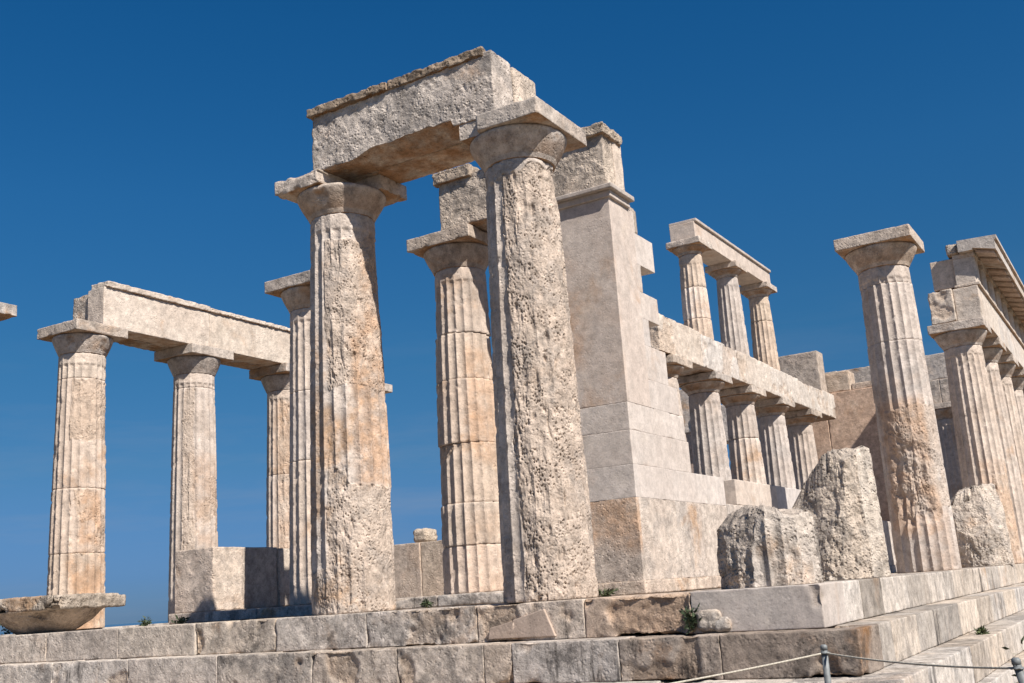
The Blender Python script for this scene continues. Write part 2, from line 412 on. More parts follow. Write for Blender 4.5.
    for top in (0, 1):
        ring = (nz*nth if top else 0)+np.arange(nth)
        prev = ring
        for k, s in enumerate((.75, .5, .25, .06)):
            c = V[ring].copy(); cc = np.array([cx+shift[0], cy+shift[1]])
            c[:, :2] = cc+(c[:, :2]-cc)*s
            if topfn is not None and top:
                q = c[:, :2]-cc
                c[:, 2] = np.minimum(topfn(q[:, 0], q[:, 1], c), z1)
            cur = n0+np.arange(nth); n0 += nth; ringsV.append(c); wl_.append(np.full(nth, 1.0))
            jj = np.arange(nth); jn = (jj+1) % nth
            q = np.stack([prev[jj], prev[jn], cur[jn], cur[jj]], 1)
            faces.append(q if top else q[:, ::-1]); prev = cur
    o = link(name, np.concatenate(ringsV), np.concatenate(faces), M[mat], parent, np.concatenate(wl_), tnt or tint(.05))
    if stains:
        sv = np.zeros(n0, np.float32)
        for (a, b, c0, c1, w_) in stains:
            sv[:len(P)] = np.maximum(sv[:len(P)], w_*softbox(phi+14*fbm(P, 2, 3, seed+40), a, b, 9)*softbox(Z+.25*fbm(P, 1.6, 3, seed+41), c0, c1, .12))
        add_attr(o, 'stain', sv)
    return o

def capital(cx, cy, ztop, rn, a, parent, seed, mat='capital', abh=ABH, ech=ECH, nth=160, chip=.05, abname='abacus', deform=None, abbox=None, rotz=0, tnt=None):
    """Echinus with necking rings, and the square abacus above it."""
    zs = ztop-abh-ech
    re = a*.965
    prof = []
    for k in range(4):                        # annulets
        zz = .012*k; prof += [(rn+.003+.006*k, zz), (rn+.010+.006*k, zz+.004), (rn+.010+.006*k, zz+.009)]
    for k in range(15):
        t = k/14; zz = .05+(ech-.05)*t
        rr = rn+.03+(re-rn-.03)*(1-(1-t)**1.28)
        if t > .86: rr -= (t-.86)**2*1.2
        prof.append((rr, zz))
    prof.append((re*.9, ech+.001))
    prof = np.array(prof); npf = len(prof)
    th = np.linspace(0, 2*np.pi, nth, endpoint=False)
    TH, I = np.meshgrid(th, np.arange(npf)); TH = TH.ravel(); I = I.ravel()
    r = prof[I, 0]; z = prof[I, 1]+zs
    P = np.stack([cx+r*np.cos(TH), cy+r*np.sin(TH), z], 1)
    n = fbm(P, 4, 4, seed)
    bite = np.clip(fbm(P, 2.3, 4, seed+3)*1.6-.45, 0, 1)
    r = r+.006*n-.09*bite
    V = np.stack([cx+r*np.cos(TH), cy+r*np.sin(TH), z], 1)
    i = np.arange(npf-1)[:, None]*nth; j = np.arange(nth)[None, :]; j2 = (j+1) % nth
    Fq = np.stack([i+j, i+j2, i+nth+j2, i+nth+j], -1).reshape(-1, 4)
    # closing discs
    n0 = len(V); cb = np.array([[cx, cy, zs+.002], [cx, cy, zs+ech]])
    V = np.concatenate([V, cb]); jj = np.arange(nth); jn = (jj+1) % nth
    Fb = np.stack([jj*0+n0, jn, jj, jj*0+n0], 1)
    last = (npf-1)*nth
    faces = [tuple(x) for x in Fq] + [(n0, int(b), int(a_)) for a_, b in zip(jj, jn)] + [(n0+1, int(last+a_), int(last+b)) for a_, b in zip(jj, jn)]
    o = link('capital', V, faces, M[mat], parent, np.concatenate([np.clip(bite*3, 0, 1), [0, 0]]), tnt or tint(.05, .97))
    bx = abbox or (cx-a, cx+a, cy-a, cy+a, ztop-abh, ztop)
    stone(abname, bx, mat, o, res=.022, edge=.008, chip=chip, rough=.005, pit=.006, seed=seed+77, deform=deform, rot=((cx, cy, 0), rotz) if rotz else None, tnt=tnt)
    return o

def column(label, cx, cy, seed, joints=(), patches=(), level=.38, mat='column', zb=0.0, H=CZ, rb=.498, rt=.385, a=.585, nth=320, dz=.016, group='Doric columns of the temple', drumrot=True, cap=True, capkw=None, smoothneck=True, tints=None, name='doric_column', nfl=20, pitk=1.0, abh=ABH, ech=ECH, rough=.024, shifts=.006, stains=(), bites=()):
    t = thing(name, label, 'column', (cx, cy, zb), group)
    zn = zb+H-abh-ech
    js = [zb]+[j for j in joints]+[zn-.001]
    rr = random.Random(seed)
    for k in range(len(js)-1):
        rot = rr.uniform(-.02, .02) if k else 0
        sh = (rr.uniform(-shifts, shifts), rr.uniform(-shifts, shifts)) if k else (0, 0)
        shaft_piece('drum' if len(js) > 2 else 'shaft', cx, cy, js[k]+(.002 if k else 0), js[k+1], zb, H, rb, rt, t, mat, seed+k*3, nth, dz, patches=patches, level=level, rot=rot, shift=sh, nfl=nfl, flute_top=zn-.20, pitk=pitk, tnt=(tints[k] if tints else None), rough=rough, stains=stains, bites=bites)
    if cap: capital(cx, cy, zb+H, rt+.004, a, t, seed, abh=abh, ech=ech, nth=160 if nth >= 320 else 96, **(capkw or {}))
    return t

def copy_tree(o, delta, label=None, parent=None):
    c = o.copy(); COL.objects.link(c)
    if parent is not None: c.parent = parent
    else: c.location = o.location+Vector(delta)
    if label: c['label'] = label
    for ch in o.children: copy_tree(ch, (0, 0, 0), None, c)
    return c

# ================================================================== SETTING
W = 14.042; LEN = 28.84; HS = .368; TR = .351
# ground: plateau that falls away to the sea
def build_ground():
    n = 161
    g = np.linspace(-1, 1, n); g = np.sign(g)*(np.abs(g)**3.2)*26000
    X, Y = np.meshgrid(g-6, g+8); P = np.stack([X.ravel(), Y.ravel()], 1)
    d = np.maximum(np.abs(P[:, 0]+7)-12, np.abs(P[:, 1]-14)-26)
    Z = -1.30 + .0*d
    P3 = np.concatenate([P, np.zeros((len(P), 1))], 1)
    Z = Z + np.where(d > 4, .5*fbm(P3, .05, 3, 5)*sstep(4, 30, d), 0) + .03*fbm(P3, .9, 3, 6)
    Z = Z - sstep(25, 700, d)*175
    V = np.concatenate([P, Z[:, None]], 1)
    i = np.arange(n-1)[:, None]*n; j = np.arange(n-1)[None, :]
    F_ = np.stack([i+j, i+j+1, i+n+j+1, i+n+j], -1).reshape(-1, 4)
    return tag(link('ground', V, F_, M['ground']), 'dry stony plateau the temple stands on', 'ground', kind='structure')
build_ground()
s_ = 60000
tag(link('sea', [(-s_, -s_, -150), (s_, -s_, -150), (s_, s_, -150), (-s_, s_, -150)], [(0, 1, 2, 3)], M['sea']), 'distant sea below the hill', 'sea', kind='structure')

# temple floor, a few centimetres under the stylobate edge so that block tops stay visible
def build_floor():
    n = 60
    X, Y = np.meshgrid(np.linspace(-W+.5, -.5, n), np.linspace(.5, LEN-.5, n*2)); 
    P = np.stack([X.ravel(), Y.ravel(), np.zeros(X.size)], 1)
    P[:, 2] = -.03+.015*fbm(P, 1.1, 4, 8)
    i = np.arange(n*2-1)[:, None]*n; j = np.arange(n-1)[None, :]
    F_ = np.stack([i+j, i+j+1, i+n+j+1, i+n+j], -1).reshape(-1, 4)
    return tag(link('floor', P, F_, M['wallold']), 'worn stone floor of the temple', 'floor', kind='structure')
build_floor()

# ------------------------------------------------------------------ stepped platform
def split(a, b, marks):
    m = [a]+[x for x in marks if a < x < b or b < x < a]+[b]; return list(zip(m[:-1], m[1:]))

GREY = (.80, .81, .84)
def course(label, cat, off, ztop, front, flank, depth, name, warmfront, ft=()):
    """One course of the platform: blocks along the front (-Y side) and along the flank (+X side), plus plain far sides."""
    t = thing(name, label, cat, (off, -off, ztop-HS), None)
    zb = ztop-HS
    for k, (a, b) in enumerate(split(off, -W-off, front)):
        tt = warmfront.get(k)
        kw = dict(edge=.006, chip=.038, chipf=4.2, rough=.006, pit=.008, big=rnd.choice((0, .02, .035)))
        if tt and len(tt) > 3: kw.update(tt[3]); 
        c = tint(.10, 1.03, .03) if not tt else tuple(1.10*v for v in tt[:3])
        m = kw.pop('mat', 'step')
        stone('block', (b+.003, a-(.003 if k else 0), -off+rnd.uniform(0, .008), -off+depth, zb+.001, ztop-rnd.uniform(0, .006)), m, t, res=.02, tnt=c, **kw)
    for k, (a, b) in enumerate(split(-off+depth, LEN+off, flank)):
        far = b > 16
        stone('block', (off-depth, off-rnd.uniform(0, .008), a+.003, b-.003, zb+.001, ztop-rnd.uniform(0, .006)), 'stepface', t, res=.05 if far else .024, edge=.008, chip=.022, rough=.005, pit=.003,
              tnt=tuple(ft[k]*v for v in tint(.04, 1, .03)) if k < len(ft) else tint(.2, .95, .04))
    stone('block', (-W-off, -W-off+depth, -off+depth+.01, LEN+off, zb+.001, ztop-.003), 'step', t, res=.12)
    stone('block', (-W-off+depth+.01, off-depth-.01, LEN+off-depth, LEN+off, zb+.001, ztop-.003), 'step', t, res=.12)
    return t

fr1 = [-1.19, -2.28, -3.50, -4.92, -6.23, -7.53, -8.90, -10.32, -11.6, -12.8]
fl1 = [1.40, 2.28, 3.55, 4.84, 6.6, 8.4, 9.8, 11.3, 12.6, 13.9, 15.2, 16.5, 17.8, 19.1, 20.4, 21.7, 23, 24.3, 25.6, 26.9]
ruin = dict(big=.035, chip=.09, pit=.02, mat='step')
course('top course of the stepped platform, right under the columns', 'step', 0.0, 0.0, fr1, fl1, .75, 'stylobate', {
    0: (.80, .80, .80, dict(chip=.012, pit=.001, rough=.003, edge=.005, mat='wall')),
    1: (.90, .79, .70, dict(big=.035, chip=.05, pit=.012)),
    2: (.97, .92, .87, dict(chip=.03, pit=.008)),
    3: (.84, .84, .84, dict(big=.025, chip=.07, pit=.02)),
    4: (.92, .91, .90, dict(big=.0)), 5: (1.0, .95, .88, dict(big=.03, chip=.06)),
    6: (.97, .95, .91, dict(chip=.02)), 7: (.84, .82, .80, dict(big=.03)), 8: (1.0, .98, .95, dict(chip=.015)), 9: (1.02, .98, .92)}, ft=(1.08, .58, 1.12, .80, 1.02, .95, 1.08, .85, 1.05))
fr2 = [-.82, -1.78, -2.90, -3.22, -4.26, -5.4, -6.8, -8.29, -9.7, -11, -12.3, -13.4]
fl2 = [.9, 2.0, 3.2, 4.5, 5.9, 7.2, 8.6, 10, 11.4, 12.8, 14.1, 15.4, 16.7, 18, 19.3, 20.6, 22, 23.3, 24.6, 26, 27.3]
course('middle course of the stepped platform, streaked dark grey', 'step', TR, -HS, fr2, fl2, .75, 'temple_step', {
    0: (.52, .48, .45, dict(chip=.02, pit=.012)), 1: (.64, .60, .57, dict(chip=.03, pit=.012)), 2: (.90, .90, .91, dict(chip=.010, pit=.001, rough=.003)),
    3: (.86, .80, .74, dict(big=.05, chip=.08, pit=.02)), 4: (.9, .86, .82, dict(big=.02, chip=.05, pit=.015)), 5: (.86, .82, .78, dict(big=.025, chip=.05, pit=.018))}, ft=(.78, .95, .82, .72, 1.05, .8, 1.0))
fr3 = [-.2, -1.4, -2.6, -3.8, -5.0, -6.2, -7.4, -8.6, -9.8, -11, -12.2, -13.4]
fl3 = [.4, 1.5, 2.7, 3.9, 5.1, 6.3, 7.6, 8.9, 10.2, 11.5, 12.8, 14.1, 15.4, 16.7, 18, 19.3, 20.6, 22, 23.3, 24.6, 26, 27.3]
course('lowest visible step of the platform, behind the rope barrier', 'step', 2*TR, -2*HS, fr3, fl3, .75, 'temple_step', {})
course('foundation course lying in the ground under the three steps', 'foundation', 2*TR+.12, -3*HS, fr3[::2], fl3[::2], .9, 'foundation_course', {})

# smooth repair slab let into the broken top course, and rubble in its gap
def skew(P):
    Q = P.copy(); t = (P[:, 2]+.33)/.24
    x0, x1 = -3.36, -2.72
    u = (P[:, 0]-x0)/(x1-x0)
    Q[:, 0] = P[:, 0]-.10*t*(u > .5)*u+.02*t*(1-u)
    Q[:, 2] = -.335+(P[:, 2]+.335)*(.50+.62*u)
    return Q
o = stone('repair_slab', (-3.36, -2.60, -.022, .10, -.335, -.125), 'wall', None, res=.02, edge=.004, chip=.006, rough=.002, deform=skew, tnt=(.80, .72, .66))
tag(o, 'smooth pinkish wedge-shaped repair slab set in the broken top step', 'repair slab')
for (x, z, r, lab) in ((-1.02, -.26, .115, 'grey lump of rubble in the gap of the top step beside the smooth corner block'),
                       (-.90, -.30, .075, 'pale chip of stone at the foot of the smooth grey corner block')):
    o = stone('rubble_stone', (x-r, x+r, -.06, .2, z-r*.8, z+r*.8), 'rock', None, res=.012, edge=.04, chip=.07, rough=.02, pit=.01, tnt=tint(.1, .9))
    tag(o, lab, 'stone')

# ================================================================== COLUMNS
XF = [-.55, -2.927, -5.521, -8.115, -10.709, -13.492]
YF = [.55, 2.82] + [2.82+2.6164*k for k in range(1, 10)] + [28.29]
XN = -13.492

def broken_corner(P):
    # the front right quarter of this abacus has broken away
    Q = P.copy(); xc = XF[2]+.12; y1 = .55+.585
    m = sstep(xc-.02, xc+.03, P[:, 0]+.05*fbm(P, 3, 3, 9))
    Q[:, 1] = np.where(m > .5, y1-(y1-P[:, 1])*.46+.03*fbm(P, 5, 3, 8), P[:, 1])
    return Q
def flush_left(P):
    # the left part of this abacus has lost its front edge, flush with the beam
    Q = P.copy(); xc = XF[1]-.20
    m = P[:, 0]+.06*fbm(P, 4, 3, 19) < xc
    Q[:, 1] = np.where(m, np.maximum(P[:, 1], .062+.03*fbm(P, 6, 4, 18)), P[:, 1])
    return Q
# front column nearest the visitor: heavily pitted
column('massive pitted front column nearest the visitor, right post of the portal', XF[1], .55, 11, nth=480, dz=.0085, mat='column', level=.40, pitk=1.25,
       patches=[(-34, 120, -.1, 4.66, .62), (-180, -40, 0, 4.9, -.5), (-40, 60, 4.62, 4.95, -.8), (-20, 10, 3.0, 4.7, -.22)], capkw=dict(chip=.03, abbox=(XF[1]-.47, XF[1]+.585, .55-.585, .55+.585, CZ-ABH, CZ), deform=flush_left), shifts=0, rough=.040, bites=[(35, 110, 4.25, 4.75, .05), (-20, 10, 1.6, 3.4, .02)])
# second front column: orange fluted skin left of the middle
column('front column with an orange fluted band and an eroded foot, left post of the portal', XF[2], .55, 23, nth=480, dz=.0085, mat='column', joints=(), level=.42,
       patches=[(-180, -36, .62, 4.9, -.6), (-36, 100, 2.55, 4.45, .5), (-30, 75, 1.62, 2.55, -.75), (-4, 75, 1.42, 1.7, -.6), (-38, 180, -.1, 1.40, .62), (-180, 180, -.1, .55, .6), (-40, 60, 4.6, 4.95, -.7), (-34, -4, 1.35, 2.05, .9), (-32, 24, 2.6, 4.4, .25)],
       capkw=dict(chip=.13, deform=broken_corner), shifts=0, rough=.036, stains=[(8, 100, 1.35, 3.4, .95), (28, 100, 3.2, 4.5, .8)], bites=[(22, 75, 2.7, 4.2, .035), (-30, -8, 1.0, 2.2, .02)])
# tall single column on the right flank
column('lone column on the right flank with a bitten lower shaft and nothing on its capital', XF[0], YF[3]-.03, 35, nth=400, dz=.011, rb=.465, mat='colfar', joints=(3.52, 4.45), level=.36,
       patches=[(-60, 80, .85, 2.5, .45), (-10, 90, .0, .95, -.8), (-90, -10, 0, .8, .1), (-45, 30, .8, 1.9, .55), (-90, 60, 3.0, 4.9, -.45)], stains=[(-70, 40, .5, 2.6, .8), (-20, 60, -.3, .9, .4)], bites=[(-42, 26, .75, 1.85, .085)], shifts=.01, capkw=dict(chip=.04), rough=.034)

# left flank
column('leftmost full column, carrying the near end of the left architrave', XN+.04, YF[1], 41, nth=320, dz=.014, rb=.472, a=.545, mat='colfar', joints=(1.25, 2.35, 4.28), level=.40,
       patches=[(-25, 110, 3.15, 4.25, .6), (-180, 180, 4.3, 4.9, -.8), (-180, 180, 2.4, 3.1, -.5), (-20, 90, 1.3, 2.3, .3), (-180, 180, 0, 1.2, -.7), (-180, -35, 0, 4.9, -.5)], tints=[(1.0, .95, .88), (1.02, .97, .92), (1, .96, .92), (1.06, 1.04, 1.0)], stains=[(-20, 80, -.2, 1.2, .9), (5, 60, 1.3, 2.3, .8)])
column('middle column under the left architrave, rising behind the low cella block', XN+.04, YF[2], 47, nth=320, dz=.014, rb=.472, a=.545, mat='colfar', joints=(4.45,), level=.42,
       patches=[(-30, 0, 1.2, 4.4, .55), (-180, -38, 0, 4.9, -.5), (0, 110, 3.4, 4.3, -.2), (0, 110, 1.6, 2.7, .25), (-180, 180, 4.5, 4.9, -.7)], stains=[(0, 100, 1.4, 3.2, .45)])
column('third column under the left architrave, its shaft pitted all over', XN+.04, YF[3], 53, nth=320, dz=.014, rb=.472, a=.545, mat='colfar', joints=(2.9,), level=.55,
       patches=[(-25, 110, 0, 4.5, .45), (-180, -35, 0, 4.9, -.5)], stains=[(-40, 100, 0, 4.4, .4)])
column('column almost hidden behind the left post of the portal, its abacus peeping out', XN, YF[4], 59, nth=240, dz=.03, mat='colfar', level=.4)
column('corner column at the left edge of the photo, only its abacus tip in view', XN, YF[0], 61, nth=240, dz=.03, mat='colfar', level=.4)

# porch columns between the antae
zj = .14
column('fluted drum column of the porch under the broken architrave, in the portal opening', -5.74, 3.50, 71, zb=zj, H=5.17, rb=.475, rt=.37, a=.55, nth=400, dz=.011, mat='colfar', joints=(.78, 1.36, 2.20, 3.12, 3.80), level=.28,
       patches=[(-70, -20, 1.2, 2.3, .25), (-10, 60, 1.5, 2.1, .22), (-180, 180, 0, 1.0, -.3)], tints=[(1.06, 1.02, .99), (1.0, .97, .93), (1, .96, .91), (1.04, 1.0, .96), (1, .97, .93), (.98, .96, .94)], shifts=.012, capkw=dict(chip=.06), stains=[(0, 90, 1.9, 3.6, .6), (-10, 60, 0, 1.2, .35)])
column('porch column half hidden behind the left post of the portal, bare capital', -8.60, 3.50, 73, zb=zj, H=5.12, rb=.475, rt=.37, a=.55, nth=320, dz=.014, mat='colfar', joints=(2.3, 3.4), level=.30)

# the entablature row on the right flank
tF7 = column('first column of the right-hand row that carries the entablature', XF[0], YF[6], 81, nth=320, dz=.014, mat='colfar', joints=(), level=.34,
       patches=[(20, 120, .3, 1.9, .5), (-100, 15, 0, 4.9, -.3)], stains=[(-10, 100, -.3, 2.2, .5)], shifts=0)
labs = ['second column of the right-hand row, just behind its first column', 'third column of the right-hand row under the triglyphs', 'fourth column of the right-hand row under the triglyphs',
        'fifth column of the right-hand row, near the right edge of the photo', 'far corner column of the right-hand row']
tF8 = column(labs[0], XF[0], YF[7], 83, nth=240, dz=.02, mat='colfar', level=.34)
for k, i in enumerate((8, 9, 10, 11)):
    copy_tree(tF7 if k % 2 == 0 else tF8, (0, YF[i]-(YF[6] if k % 2 == 0 else YF[7]), 0), labs[k+1])
for k, (x, lb) in enumerate(((-2.93, 'far front column next to the right-hand corner, seen past the flank'), (-5.52, 'far front column third from the right-hand corner, behind the end wall'), (-8.115, 'far front column fourth from the right-hand corner, behind the end wall'))):
    copy_tree(tF8, (x-XF[0], 28.29-YF[7], 0), lb)

# ------------------------------------------------------------------ stumps and the fallen capital
def stump(label, cx, cy, seed, h, topfn, patches, level=.4, rough=.05, tnt=None, rb=.5, mat='rock', pitk=.8, bites=(), cuts=()):
    t = thing('column_stump', label, 'column stump', (cx, cy, 0), 'broken column stumps on the right flank')
    shaft_piece('shaft', cx, cy, 0, h, 0, CZ, rb, .385, t, mat, seed, 360, .010, patches=patches, level=level, joint=None, rough=rough, topfn=topfn, tnt=tnt, pitk=pitk, bites=bites, cuts=cuts)
    return t
def top1(x, y, P):
    return .68 - .30*np.clip((x-.10)*1.1+(-y-.3)*.2, 0, 1) - .55*np.clip(-x*.9-.15, 0, 1)*.7 + .20*fbm(P, 2.2, 3, 3, .5) + .035*fbm(P, 8, 3, 4, ridged=True)
stump('short broken stump at the platform corner, blackened top and fluted right side', -.60, .56, 91, .98, top1, [(-110, -16, 0, 1, .75), (-6, 130, 0, 1.2, -1.0)], tnt=(1.05, 1.05, 1.06), rb=.475, cuts=[((-.75, -.2, .62), (-.27, -.3, .62)), ((.30, -.25, .9), (.10, -.25, .74)), ((-.35, -.9, .25), (-.22, -.36, .40))])
def top2(x, y, P):
    return np.where(x > .12, 1.40+.02*x, 1.40-.95*np.clip(.12-x, 0, 1)-.5*np.clip(-.22-x, 0, 1)) - .28*np.clip(y+.1, 0, 1) + .16*fbm(P, 2.8, 4, 5, .55)
stump('tall slanting stump beside the corner stump, pitted front and one clean right edge', -.53, YF[1], 93, 1.5, top2, [(-120, 40, 0, 1.6, .8), (46, 140, 0, 1.6, -1.1)], rough=.055, tnt=(1.10, 1.09, 1.07), rb=.52, cuts=[((-.70, -.25, .67), (-.03, -.35, 1.14)), ((-.30, -.90, .22), (-.12, -.36, .70)), ((.1, -.6, .8), (.1, -.2, 1.40))])
def top3(x, y, P):
    return 1.50+.25*fbm(P, 3, 4, 7, .6) - .5*np.clip(-x-.05, 0, 1)
stump('ragged white-grey stump between the lone column and the right-hand row', XF[0]+.05, YF[5], 95, 1.7, top3, [(-180, 180, 0, 1.8, .7)], rough=.07, tnt=(1.2, 1.2, 1.2), rb=.56, cuts=[((-.55, -.3, .78), (-.1, -.1, 1.42)), ((-.1, -.9, .4), (0, -.38, .9)), ((.8, -.5, .35), (.38, -.2, .9))])

def fallen():
    cx, cy = -11.30, .72
    t = thing('fallen_capital', 'fallen capital lying on the platform edge at the far left', 'capital', (cx, cy, 0))
    prof = [(.36, 0)]+[(.40+.36*((k/10)**.85), .02+.30*k/10) for k in range(11)]+[(.6, .325)]
    nth = 200; th = np.linspace(0, 2*np.pi, nth, endpoint=False); prof = [(a+(c-a)*q/6, b+(d-b)*q/6) for (a, b), (c, d) in zip(prof[:-1], prof[1:]) for q in range(6)]+[prof[-1]]; npf = len(prof); pr = np.array(prof)
    TH, I = np.meshgrid(th, np.arange(npf)); TH = TH.ravel(); I = I.ravel(); r = pr[I, 0]; z = pr[I, 1]-.02
    P = np.stack([cx+r*np.cos(TH), cy+r*np.sin(TH), z], 1)
    r = r+.03*fbm(P, 3, 4, 5)+.015*fbm(P, 11, 4, 6)-.16*np.clip(fbm(P, 2, 4, 7)*1.8-.2, 0, 1)
    V = np.stack([cx+r*np.cos(TH), cy+r*np.sin(TH), z], 1)
    i = np.arange(npf-1)[:, None]*nth; j = np.arange(nth)[None, :]; j2 = (j+1) % nth
    Fq = np.stack([i+j, i+j2, i+nth+j2, i+nth+j], -1).reshape(-1, 4)
    link('echinus', V, Fq, M['rock'], t, None, (.92, .84, .76))
    stone('abacus', (cx-.84, cx+.80, cy-.70, cy+.70, .30, .49), 'rock', t, res=.016, edge=.02, chip=.12, rough=.02, pit=.02, big=.08, rot=((cx, cy, 0), R(6)), tnt=(.85, .82, .78))
fallen()

# ================================================================== ARCHITRAVES
def ledge(name, parent, b, mat, seed, chip=.05, tnt=None): 
    return stone(name, b, mat, parent, res=.013, edge=.008, chip=chip, chipf=8, rough=.022, pit=.016, seed=seed, tnt=tnt or (.72, .64, .55))

def brokenend(x_at, side, amp, seed):
    def fn(P):
        Q = P.copy(); n = fbm(P, 2.4, 4, seed); d = (P[:, 0]-x_at)*side
        m = sstep(.35, 0, np.abs(d)); Q[:, 0] -= side*m*amp*(n+.5); return Q
    return fn
A0, A1 = CZ, CZ+.80
_be = brokenend(-5.60, -1, .10, 5)
def beam_front(P):
    # broken end, and a long bite out of the lower front edge
    Q = _be(P); x = P[:, 0]+.05*fbm(P, 4, 3, 71)
    m = sstep(-5.0, -4.5, x)*(1-sstep(-3.52, -3.46, x))
    lift = .12*m*(.75+.6*fbm(P, 3, 4, 72))*sstep(.34, .10, P[:, 1])
    Q[:, 2] = np.maximum(Q[:, 2], A0+.001+lift)
    return Q
t = thing('architrave', 'heavy grey architrave bridging the two tall front columns, crumbling top edge', 'architrave', (-4.25, .55, A0))
stone('front_slab', (-5.60, -2.915, .055, .495, A0+.001, A1-.02), 'arch', t, res=.014, edge=.010, chip=.035, rough=.012, pit=.014, seed=301, tnt=(1.0, .98, .97), deform=beam_front)
stone('back_slab', (-5.50, -2.90, .505, 1.03, A0+.001, A1-.05), 'arch', t, res=.02, edge=.012, chip=.05, rough=.010, pit=.008, seed=303, tnt=(1.06, 1.0, .93))
ledge('crumbled_ledge', t, (-5.59, -4.36, .005, .43, A1-.075, A1+.035), 'arch', 305, .08, (.62, .54, .45))
ledge('crumbled_ledge', t, (-4.35, -3.02, .03, .43, A1-.07, A1+.045), 'arch', 306, .07, (.62, .54, .45))

t = thing('architrave', 'broken porch architrave between the pier and the fluted drum column', 'architrave', (-4.3, 3.4, 5.35))
stone('front_slab', (-5.74, -3.02, 3.06, 3.36, 5.345, 6.12), 'arch', t, res=.02, edge=.01, chip=.05, rough=.012, pit=.013, seed=311, tnt=(.99, .93, .86))
stone('back_slab', (-5.60, -3.01, 3.37, 3.66, 5.345, 6.12), 'archpale', t, res=.03, edge=.01, chip=.03, seed=313, tnt=(1.05, 1.0, .95))
ledge('crumbled_ledge', t, (-5.80, -5.15, 3.0, 3.6, 6.06, 6.24), 'arch', 315, .11, (.75, .68, .6))
ledge('crumbled_ledge', t, (-4.9, -2.97, 3.0, 3.62, 6.10, 6.245), 'arch', 316, .07, (.80, .74, .66))

t = thing('architrave', 'long pale architrave across the three left columns', 'architrave', (XN, 5.4, A0))
stone('inner_slab', (XN+.02, -13.03, 2.92, 5.44, A0+.001, A1-.06), 'archpale', t, res=.022, edge=.008, chip=.03, rough=.006, pit=.005, seed=321, tnt=(1.06, 1.02, .98))
stone('inner_slab', (XN+.02, -13.03, 5.445, 8.35, A0+.001, A1-.06), 'archpale', t, res=.022, edge=.008, chip=.03, rough=.006, pit=.008, seed=322, tnt=(1.03, .99, .94))
stone('outer_slab', (-13.97, XN+.01, 2.98, 5.42, A0+.001, A1-.09), 'arch', t, res=.025, edge=.02, chip=.10, rough=.02, pit=.02, big=.04, seed=323, tnt=(.93, .91, .88))
stone('outer_slab', (-13.97, XN+.01, 5.43, 8.3, A0+.001, A1-.05), 'arch', t, res=.04, seed=324)
ledge('top_ledge', t, (XN+.06, -12.985, 2.96, 5.44, A1-.055, A1+.05), 'archpale', 325, .03, (1, .97, .93))
ledge('top_ledge', t, (XN+.06, -12.985, 5.45, 8.35, A1-.055, A1+.02), 'archpale', 326, .06, (1, .97, .93))

# ================================================================== THE PIER (anta) AND CELLA WALLS
XW = -3.0; XI = -3.84; YW = 3.055
def wallcourse(t, z0, z1, y1, joints=(), mat='wall', y0=YW, kw=None, xin=XI):
    for k, (a, b) in enumerate(split(y0, y1, joints)):
        k_ = dict(edge=.0015, chip=.010, rough=.0025, pit=.0015); k_.update(kw or {})
        stone('ashlar_block', (xin, XW-rnd.uniform(0, .004), a+(.0006 if k else 0), b-.0006, z0+.0004, z1-.0004), mat, t, res=.028, tnt=tint(.03, 1.0, .012), **k_)
def brownfront(P):
    n = fbm(P, 1.3, 4, 66)
    return (P[:, 1] < YW+.06)*(.7*sstep(-3.38, -3.66, P[:, 0]+.3*n)*softbox(P[:, 2]+.5*n, 3.0, 4.1, .3)+.30*sstep(-.1, .4, n))
t = thing('pier', 'tall smooth corner pier of restored blocks with a toothed right edge', 'pier', (XW, YW, .0))
stone('plinth', (XI-.03, XW+.03, YW-.04, 6.4, -.02, .145), 'wallold', t, res=.02, edge=.012, chip=.05, rough=.01, pit=.008, tnt=(1.05, 1, .95))
wallcourse(t, .145, 1.17, 6.30, (4.30, 5.25), mat='wallold', kw=dict(chip=.03, pit=.004, stain=lambda P: .85*(P[:, 1] < YW+.06)*sstep(.45, .7, P[:, 2]+.3*fbm(P, 2.5, 4, 61))))
wallcourse(t, 1.17, 1.59, 6.30, (5.34,))
wallcourse(t, 1.59, 2.03, 5.02, ())
wallcourse(t, 2.03, 2.39, 4.92, (3.9,), mat='wall', kw=dict(chip=.035, pit=.004, edge=.003))
stone('pier_front', (XI, XW, YW, 3.80, 2.3915, 5.1795), 'wall', t, res=.03, edge=.002, chip=.012, rough=.003, pit=.0015, tnt=(.99, .96, .94), stain=brownfront)
for z0, z1, y1, c_ in ((2.39, 2.78, 4.80, .012), (2.78, 3.26, 4.50, .012), (3.26, 3.64, 4.01, .02), (3.64, 4.02, 4.40, .012), (4.02, 4.42, 3.92, .03), (4.42, 4.87, 4.42, .012), (4.87, 5.18, 3.84, .01)):
    stone('ashlar_block', (XI+.01, XW-rnd.uniform(.001, .004), 3.801, y1, z0+.0006, z1-.0006), 'wall', t, res=.03, edge=.002, chip=c_, rough=.003, pit=.0015, tnt=tint(.025, .99, .012))
stone('ashlar_block', (XI+.05, XW-.02, 3.70, 4.00, 4.88, 5.27), 'wallold', t, res=.03, tnt=(.85, .83, .8), edge=.03, chip=.05)
cp = stone('pier_capital', (XI-.04, XW+.04, YW-.03, 3.66, 5.182, 5.27), 'wall', t, res=.025, edge=.006, chip=.01, tnt=(.97, .95, .93))
stone('cap_moulding', (XI-.10, XW+.10, YW-.10, 3.70, 5.272, 5.343), 'wall', cp, res=.025, edge=.012, chip=.015, tnt=(.80, .79, .78))

